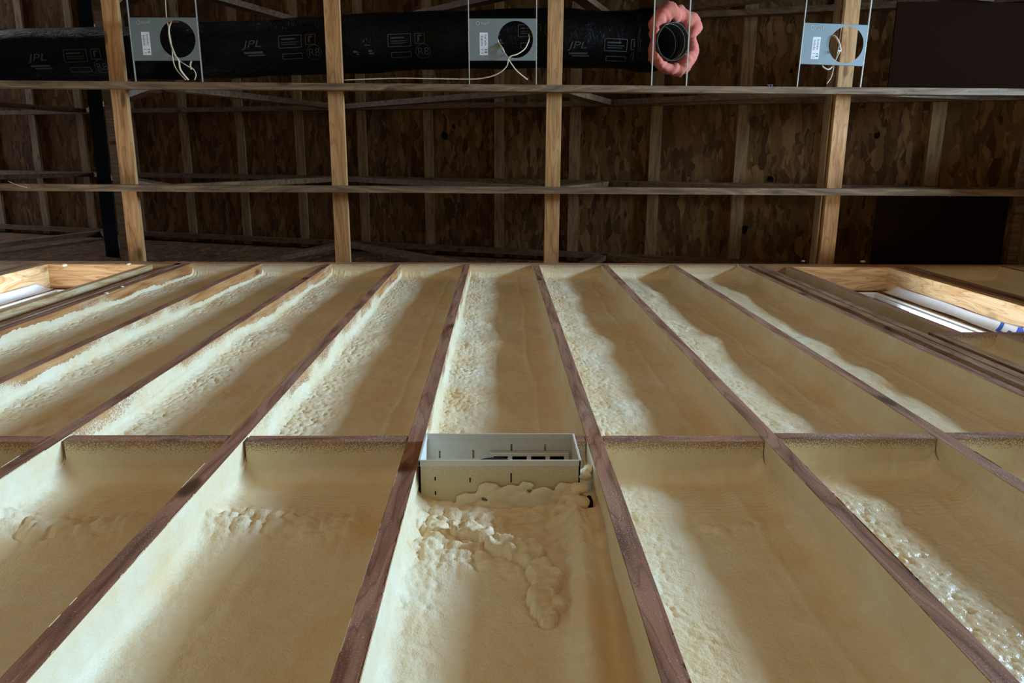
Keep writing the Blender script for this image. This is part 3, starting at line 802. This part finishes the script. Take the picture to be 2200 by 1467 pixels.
# purlins under the deck (2x4 laid flat)
def purl_x(k): return .2055 + (-.45519+.0911619*k)*6.28
PN = {-2: 'faint purlin at the far left under the dark roof', -1: 'purlin hidden behind the pale left brace', 0: 'purlin first to the right of the pale left brace', 1: 'purlin second to the right of the pale left brace',
      2: 'purlin just left of the orange brace left of centre', 3: 'purlin just right of the orange brace left of centre', 4: 'purlin left of the torn black knot mark in the middle',
      5: 'purlin left of the central pine brace', 6: 'purlin right of the central pine brace', 7: 'pale doubled purlin below the open duct end',
      8: 'pale speckled purlin left of the rightmost mounting plate', 9: 'purlin behind the bright orange right brace', 10: 'short leaning purlin right of the bright orange brace',
      11: 'purlin at the far right edge in the dark'}
PN.update({-3: 'faint purlin close to the left picture edge', -4: 'purlin at the very left picture edge in the dark', 11: 'purlin at the far right edge in the dark'})
for k in range(-4, 12):
    x = purl_x(k); zc_ = deckz(x)
    bm = bmesh.new(); wd = .078
    v = [bm.verts.new((x+a*wd/2, y, deckz(x+a*wd/2) - dz)) for y in (-6.9, .178) for (a, dz) in ((-1, .0), (1, .0), (1, .038), (-1, .038))]
    for f in ((0, 1, 2, 3), (7, 6, 5, 4), (0, 4, 5, 1), (1, 5, 6, 2), (2, 6, 7, 3), (3, 7, 4, 0)): bm.faces.new([v[i] for i in f])
    bmesh.ops.recalc_face_normals(bm, faces=bm.faces)
    o = bm_obj('roof_purlin', bm, MAT['purlin'])
    tag(o, PN.get(k, 'dark purlin beyond the left picture edge'), 'purlin', 'purlins under the roof deck')
# dark torn patches on the roof sheathing
ceil_ = bpy.data.objects['ceiling']
for i, (u, v_, sz) in enumerate(((955, 292, .035), (975, 272, .018), (1655, 385, .024), (1700, 152, .018), (1600, 495, .03), (1885, 290, .02))):
    h = 6.0
    for _ in range(6): p = at(u, v_, z=h); h = deckz(p.x)-ZC-.003
    rr_ = random.Random(i); n = 9
    V = []
    for j in range(n):
        a = 2*math.pi*j/n; r_ = sz*(.6+.7*rr_.random()); x_ = p.x+r_*math.cos(a)*.75; V.append((x_, p.y+r_*math.sin(a)*1.1, deckz(x_)-.003))
    link_mesh('knot_patch', V, [tuple(range(n))], MAT['hole'], ceil_)
b_ = at(420, 530, z=4.95); tag(box('gable_board', b_.x-.22, b_.x+.22, .142, .177, ZC+4.95, ZC+4.99, MAT['purlin']), 'short pale board lying dark over the top plate right of the pale left brace', 'board')
# dark panels laid on the chords at right
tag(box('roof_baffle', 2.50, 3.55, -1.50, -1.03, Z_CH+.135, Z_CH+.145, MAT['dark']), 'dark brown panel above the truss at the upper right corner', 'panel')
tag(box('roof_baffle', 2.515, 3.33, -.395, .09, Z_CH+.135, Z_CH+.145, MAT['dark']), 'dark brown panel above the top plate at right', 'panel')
tag(box('edge_board', 3.345, 3.40, -1.0, .178, Z_CH+.092, Z_CH+.13, MAT['rafter']), 'dark board running up the right picture edge', 'board')

# ------------------------------------------------------------------ mounting plates
def plate(corners, zrel, label, sym):
    c = sum((at(u, v, z=zrel) for u, v in corners), Vector())/4
    P = [at(u, v, z=zrel) for u, v in corners]          # tl, tr, br, bl
    ex = ((P[1]-P[0])+(P[2]-P[3]))/2; w = ex.length; ex.normalize()
    ey = ((P[3]-P[0])+(P[2]-P[1]))/2; h = ey.length; ey = Vector((-ex.y, ex.x, 0))
    if ey.y < 0: ey = -ey
    r = tag(empty('mounting_plate', c), label, 'mounting plate', 'speaker mounting plates')
    def L(a, b, dz=0): return c + ex*a + ey*b + Vector((0, 0, dz))
    # plate with round hole
    hx, R_ = .118*w/.38*1.0 - .01, .0985
    hx = w*.193; hy = -.001
    n = 64; V = []; F = []
    bm = bmesh.new()
    for dz in (0, .0012):
        inner = [bm.verts.new(L(hx+R_*math.cos(2*math.pi*i/n), hy+R_*math.sin(2*math.pi*i/n), dz)) for i in range(n)]
        outer = []
        for i in range(n):
            a = 2*math.pi*i/n; dx, dy = math.cos(a), math.sin(a)
            tt = min(((w/2-hx)/dx if dx > 1e-6 else (-(w/2+hx)/dx if dx < -1e-6 else 9e9)), ((h/2-hy)/dy if dy > 1e-6 else (-(h/2+hy)/dy if dy < -1e-6 else 9e9)))
            outer.append(bm.verts.new(L(hx+dx*tt, hy+dy*tt, dz)))
        cor = [bm.verts.new(L(sx*w/2, sy*h/2, dz)) for sx, sy in ((1, 1), (-1, 1), (-1, -1), (1, -1))]
        if dz == 0: A = (inner, outer, cor)
        for i in range(n):
            j = (i+1) % n
            bm.faces.new((inner[i], outer[i], outer[j], inner[j]))
            # corner fill
            a0 = 2*math.pi*i/n; a1 = 2*math.pi*(i+1)/n
            for q_, (sx, sy) in zip(cor, ((1, 1), (-1, 1), (-1, -1), (1, -1))):
                ca = math.atan2(sy*h/2-hy, sx*w/2-hx) % (2*math.pi)
                if a0 < ca < a1 and (q_.co-outer[i].co).length > 1e-6 and (q_.co-outer[j].co).length > 1e-6:
                    bm.faces.new((outer[i], q_, outer[j]))
        if dz: 
            for i in range(n):
                j = (i+1) % n; bm.faces.new((A[0][i], A[0][j], inner[j], inner[i]))
    bmesh.ops.recalc_face_normals(bm, faces=bm.faces)
    face_ = put(bm_obj('face_plate', bm, MAT['zinc']), r)
    # folded lips along the long edges
    for s in (-1, 1):
        bm = bmesh.new(); bar(bm, L(-w/2, s*h/2, .006), L(w/2, s*h/2, .006), .0014, .012)
        put(bm_obj('folded_lip', bm, MAT['zinc']), r)
    # side channels with tabs
    for s in (-1, 1):
        for i in range(7):
            bm = bmesh.new(); b0 = -h/2 + h*(i+.12)/7; bar(bm, L(s*(w/2+.0035), b0, .001), L(s*(w/2+.0035), b0+h/7*.62, .001), .007, .002)
            put(bm_obj('tab', bm, MAT['zinc']), r)
    # hanger bars from truss to truss
    for s in (-1, 1):
        bm = bmesh.new(); a = L(s*(w/2+.003), 0, .004)
        d = Vector((ey.x/ey.y, 1, 0))
        bar(bm, a + d*((TY[1]-.001)-a.y), a + d*((TY[0]+TH+.001)-a.y), .0055, .009)
        put(bm_obj('hanger_bar', bm, MAT['bar']), r)
    # paper label with printed columns and codes blocks
    lx, lw, lh = -w*.5+w*.215, w*.125, h*.54
    def quad(a0, a1, b0, b1, dz): return [L(a0, b0, dz), L(a1, b0, dz), L(a1, b1, dz), L(a0, b1, dz)]
    lab = put(link_mesh('sticker', quad(lx-lw/2, lx+lw/2, -h*.17, -h*.17+lh, -.0006), [(0, 1, 2, 3)], MAT['label']), r)
    V = []; F = []
    for (a0, a1, b0, b1) in ((-.36, -.06, .14, .62), (.08, .36, .10, .60)):
        nl = 9
        for i in range(nl):
            q0 = b0 + (b1-b0)*i/nl; b = len(V)
            V += quad(lx+lw*a0, lx+lw*(a1-.08*((i*37) % 3)/2), -h*.17+lh*q0, -h*.17+lh*(q0+(b1-b0)/nl*.45), -.0010); F.append((b, b+1, b+2, b+3))
    for (a0, a1, b0, b1) in ((-.34, .0, .74, .76), (.1, .38, .74, .78), (.1, .38, .84, .90), (-.34, 0, .90, .92)):
        b = len(V); V += quad(lx+lw*a0, lx+lw*a1, -h*.17+lh*b0, -h*.17+lh*b1, -.0010); F.append((b, b+1, b+2, b+3))
    o = link_mesh('print', V, F, MAT['darkink'], lab)
    # raised maker's mark
    vs, fs = text_verts(sym, .030)
    cx_, cy_ = -w*.5+w*.235, -h*.5+h*.145
    V = [L(cx_+a, cy_-b, -.0012) for a, b, c_ in vs]; F = [f[::-1] for f in fs]
    b = len(V); nn = 24
    for i in range(nn):
        a = 2*math.pi*i/nn
        V += [L(cx_-.040+.011*math.cos(a), cy_-.008+.011*math.sin(a), -.0012), L(cx_-.040+.008*math.cos(a), cy_-.008+.008*math.sin(a), -.0012)]
    for i in range(nn): j = (i+1) % nn; F.append((b+2*i, b+2*j, b+2*j+1, b+2*i+1))
    link_mesh('embossed_mark', V, F, MAT['bar'], face_)
    return r
plate([(280, 38), (424, 38), (427, 130), (285, 130)], 4.63, 'grey steel speaker plate at the left with cables threaded through its hole', 'nuvl')
plate([(1007, 40), (1151, 40), (1152, 130), (1010, 130)], 4.63, 'blue-grey steel speaker plate in the middle with a cable loop in its hole', 'nuvl')
plate([(1729, 49), (1864, 54), (1855, 142), (1720, 137)], 4.63, 'pale steel speaker plate at the right hanging slightly askew', 'nuvl')
# loose hanger bars at the duct end
for (pa, pb, l) in (((1407, 0), (1400, 172), 'bright steel hanger bar left of the open duct end'), ((1484, 0), (1475, 172), 'dull steel hanger bar right of the open duct end')):
    a = at(*pa, z=4.64); b = at(*pb, z=4.64); d = (b-a)/(b.y-a.y)
    bm = bmesh.new(); bar(bm, a + d*((TY[1]-.001)-a.y), a + d*((TY[0]+TH+.001)-a.y), .007, .009)
    tag(bm_obj('hanger_bar', bm, MAT['bar']), l, 'hanger bar', 'loose hanger bars by the duct')

# ------------------------------------------------------------------ black insulated duct
DZ = ZC + 4.747
RD = .172
yc_tab = [(-4.2, -1.14), (-2.75, -1.175), (-1.4, -1.225), (-.28, -1.285), (.4, -1.305), (.75, -1.305), (.98, -1.300)]
def duct_y(x):
    for (a, ya), (b, yb) in zip(yc_tab, yc_tab[1:]):
        if a <= x <= b: return ya + (yb-ya)*(x-a)/(b-a)
    return yc_tab[-1][1]
root = tag(empty('flexible_duct', (-1.5, -1.2, DZ)), 'long black plastic-jacketed flexible duct lying across the braces', 'duct')
path = [Vector((x, duct_y(x), DZ+RD+.006)) for x in np.arange(-4.2, .96, .02)]
pth_end = smooth_path([(.94, duct_y(.94), DZ+RD+.006), (1.04, -1.298, DZ+RD), (1.13, -1.292, DZ+RD-.045), (1.175, -1.285, DZ+RD-.12)], 12)
path += pth_end[1:]
rs = random.Random(3); ph = [rs.uniform(0, 6.28) for _ in range(12)]
def duct_r(t):
    x = -4.2 + 5.4*t
    base = RD*(.86 + .10*sst(-3.0, -.5, x)) + .003*math.sin(x*7+ph[0]) + .002*math.sin(x*17+ph[1])
    if x > .62: base *= 1 + .10*math.exp(-((x-.84)/.12)**2)
    if x > 1.0: base *= 1 - .34*min(1, (x-1.0)/.2)
    return base
def sst(a, b, x):
    t = min(max((x-a)/(b-a), 0), 1); return t*t*(3-2*t)
def duct_rf(i, a):
    x = path[i].x; c = 1.0 if x > .45 else .45
    return 1 + c*(.010*math.sin(3*a+x*9+ph[2]) + .008*math.sin(5*a-x*23+ph[3]) + .006*math.sin(9*a+x*41+ph[4]) + .006*math.sin(2*a+x*70+ph[5])*(1 if x > .3 else .3))
bm = bmesh.new(); tube(bm, path, duct_r, 72, duct_rf, cap=False)
jacket = put(bm_obj('jacket', bm, MAT['black'], None, True), root)
# open end : pink insulation, liner tube and wire hoops
oc = at(1443, 90, z=4.745); axis = Vector((.33, .02, -1)).normalized()
def ringpath(c, ax, r, n=40, e=1.0):
    u = ax.orthogonal().normalized(); v = ax.cross(u); return [c + u*(r*math.cos(2*math.pi*i/n)) + v*(r*e*math.sin(2*math.pi*i/n)) for i in range(n+1)]
bm = bmesh.new()
u = Vector((1, 0, .33)).normalized(); w_ = axis.cross(u).normalized()
n1, n2 = 120, 30; rings = []
for i in range(n1):
    a = 2*math.pi*i/n1; ring = []
    # lopsided wad: wide above/right, thin on the lower left
    dirv = u*math.cos(a) + w_*math.sin(a)
    imgup = -dirv.y; imgr = dirv.x
    wid = .024 + .032*max(0, imgup)**1.2 + .018*max(0, -imgup) + .012*max(0, imgr) - .014*max(0, -imgr)
    mid_r = .106 + wid
    for j in range(n2):
        b = 2*math.pi*j/n2
        ca_, sa_ = np.array([3.1*math.cos(a)+9+.5*math.cos(b)]), np.array([3.1*math.sin(a)+9+.5*math.sin(b)])
        lump = 1 + .75*float(fbm(ca_, sa_, 4, 31)[0]) - .35*max(0, 1-abs(((a*1.0+.4) % 1.26)-.6)/.10)*max(0, math.cos(b))
        rr = mid_r + wid*math.cos(b)*lump
        ring.append(bm.verts.new(oc - axis*(.045 + .05*math.sin(b)*lump) + dirv*rr + Vector((0.012, -.004, 0))))
    rings.append(ring)
for i in range(n1):
    for j in range(n2):
        bm.faces.new((rings[i][j], rings[(i+1) % n1][j], rings[(i+1) % n1][(j+1) % n2], rings[i][(j+1) % n2]))
bmesh.ops.recalc_face_normals(bm, faces=bm.faces)
put(bm_obj('pink_insulation', bm, MAT['pink'], None, True), root)
bm = bmesh.new(); tube(bm, [oc - axis*(.30-.02*i) for i in range(17)], .104, 48, lambda i, a: 1+.012*math.sin(7*a+i), cap=False)
liner = o = put(bm_obj('liner', bm, MAT['liner'], None, True), root); o.modifiers.new('thickness', 'SOLIDIFY').thickness = .003
for dd, e in ((.02, 1), (.12, 1)):
    bm = bmesh.new(); tube(bm, ringpath(oc - axis*dd, (axis+Vector((.25, 0, 0))*(dd)).normalized(), .0995), .0022, 8)
    bm_obj('wire_hoop', bm, MAT['hoop'], liner, True)
# printing on the jacket
def duct_map(x, arc):
    t = (x+4.2)/5.4; r = duct_r(min(max(t, 0), 1))*1.012 + .0035; a = arc/r
    return Vector((x, duct_y(x) + r*math.sin(a), DZ+RD+.006 - r*math.cos(a)))
def print_group(x0, arc0):
    V = []; F = []
    def add(vs, fs, ox, oa):
        b = len(V)
        for a_, b_, c_ in vs: V.append(duct_map(x0+ox+a_, arc0+oa-b_))
        for f in fs: F.append(tuple(b+i for i in f[::-1]))
    vs, fs = text_verts('JPL', .062, .2); vs = [(a*1.35, b*.9, c) for a, b, c in vs]; add(vs, fs, 0, 0)
    vs, fs = text_verts('R8', .062); add(vs, fs, .355, .065)
    def line(xa, aa, xb, ab, w=.0022):
        n = 10; d = Vector((xb-xa, ab-aa)); nn = Vector((-d.y, d.x)).normalized()*w; b = len(V)
        for i in range(n+1):
            t = i/n
            for s in (-1, 1): V.append(duct_map(x0+xa+(xb-xa)*t+nn.x*s, arc0+aa+(ab-aa)*t+nn.y*s))
        for i in range(n): F.append((b+2*i, b+2*i+1, b+2*i+3, b+2*i+2))
    def rect(a0, a1, b0, b1): line(a0, b0, a1, b0); line(a1, b0, a1, b1); line(a1, b1, a0, b1); line(a0, b1, a0, b0)
    rect(.155, .285, -.055, .012); rect(.31, .365, -.055, .0)
    line(.17, -.035, .25, -.035, .004); line(.17, -.018, .27, -.018, .002); line(.17, -.006, .26, -.006, .002)
    line(.33, -.045, .33, -.012, .006); line(.33, -.043, .348, -.043, .005)
    rect(.17, .285, .045, .075)
    for i in range(24):
        a = 2*math.pi*i/24; b = 2*math.pi*(i+1)/24
        line(.355+.042*math.cos(a), .045+.042*math.sin(a), .355+.042*math.cos(b), .045+.042*math.sin(b), .0018)
    line(-.05, .030, .06, .030, .006); line(-.03, .045, .07, .045, .004)
    link_mesh('printing', V, F, MAT['ink'], jacket)
for u, v_ in ((84, 131), (545, 103), (778, 100), (1240, 105)):
    p = at(u, v_, z=4.79); arc = (p.y - duct_y(p.x))*1.03
    print_group(p.x, arc)
print_group(at(1078, 100, z=4.79).x-.06, -.0)

# ------------------------------------------------------------------ loose cables around the plates
def pc(pts, z=4.625): return [at(q[0], q[1], z=(q[2] if len(q) > 2 else z)) for q in pts]
CB = [
 ([(355, -6, 4.70), (357, 30, 4.70), (362, 60, 4.69), (369, 100, 4.66), (372, 130, 4.62), (380, 150, 4.61), (400, 172, 4.62)], .0035, 'beige cable running straight down through the left plate hole'),
 ([(370, 42, 4.66), (363, 62, 4.65), (366, 90, 4.64), (376, 118, 4.60), (384, 130, 4.59), (388, 150, 4.60), (405, 172, 4.62)], .005, 'thick beige cable loop bulging through the left plate hole'),
 ([(386, 131, 4.62), (405, 143, 4.62), (415, 148, 4.62), (421, 160, 4.62), (418, 172, 4.62)], .0028, 'short curled cable end under the left plate, tied off'),
 ([(411, 131, 4.60), (409, 140, 4.60), (411, 149, 4.61)], .0045, 'taped cable stub beneath the right side of the left plate'),
 ([(1085, 42, 4.64), (1070, 62, 4.66), (1068, 80, 4.65), (1077, 104, 4.62), (1090, 122, 4.60), (1094, 130, 4.60), (1110, 152, 4.61), (1133, 171, 4.63)], .0038, 'beige cable crossing down to the right through the middle plate hole'),
 ([(1136, 74, 4.65), (1137, 84, 4.64), (1128, 104, 4.62), (1112, 116, 4.60), (1094, 123, 4.59), (1088, 143, 4.60), (1066, 160, 4.61), (1030, 169, 4.62), (985, 170, 4.63)], .0036, 'beige cable swinging down to the left from the middle plate hole'),
 ([(1066, 68, 4.66), (1069, 88, 4.64), (1080, 104, 4.60), (1083, 112, 4.60)], .0042, 'short knotted cable inside the left rim of the middle plate hole'),
 ([(990, 170, 4.63), (930, 169, 4.63), (860, 168, 4.63), (790, 170, 4.63), (740, 172, 4.635)], .0032, 'thin beige cable lying along the truss between the left brace and the middle plate'),
 ([(1815, -5, 4.72), (1812, 30, 4.72), (1806, 70, 4.70), (1800, 110, 4.68), (1792, 140, 4.66), (1786, 165, 4.65), (1776, 180, 4.64)], .0026, 'thin cable hanging behind the right plate'),
 ([(1785, 75, 4.64), (1795, 79, 4.62), (1803, 93, 4.61), (1806, 108, 4.61)], .0055, 'pale cable bend seen through the right plate hole'),
 ([(1806, 106, 4.63), (1797, 124, 4.65), (1790, 140, 4.66), (1780, 149, 4.65), (1769, 144, 4.65), (1767, 138, 4.65)], .0045, 'pale cable loop sagging under the right plate'),
]
for pts, r_, l in CB: tag(cable('speaker_cable', pc(pts), r_, MAT['cable']), l, 'cable', 'loose speaker cables')
q_ = at(1804, 109, z=4.60); tag(box('cable_tie', q_.x-.010, q_.x+.010, q_.y-.004, q_.y+.004, q_.z, q_.z+.012, MAT['label']), 'white cable tie inside the right plate hole', 'cable tie')
a = at(17, 389, z=4.60); b = at(58, 403, z=4.61)
tag(cable('straw_strand', [a, (a+b)/2+Vector((0, .004, 0)), b], .0016, MAT['cable']), 'thin pale strand poking out beside the far left truss edge', 'strand')
# foam crumbs stuck on the wood
for i, (u, v_, s_) in enumerate(((1725, 561, .010), (1854, 562, .013), (138, 569, .013), (277, 567, .010), (262, 616, .008), (228, 630, .010))):
    q_ = at(u, v_, y=-.002); bmc = clump(q_.x, q_.y, q_.z, s_, 200+i, (1.1, .6, 1.0))
    tag(bm_obj('foam_crumb', bmc, MAT['paper'], None, True), ['small foam crumb on the top plate left of the right window', 'foam crumb on the top plate above the right window',
        'foam crumb on the top plate above the left window', 'foam crumb on the top plate by the pale left brace', 'white foam dab on the stud edge left of the foam bays', 'lower white foam dab on the leftmost bay stud edge'][i], 'foam crumb', 'foam crumbs')
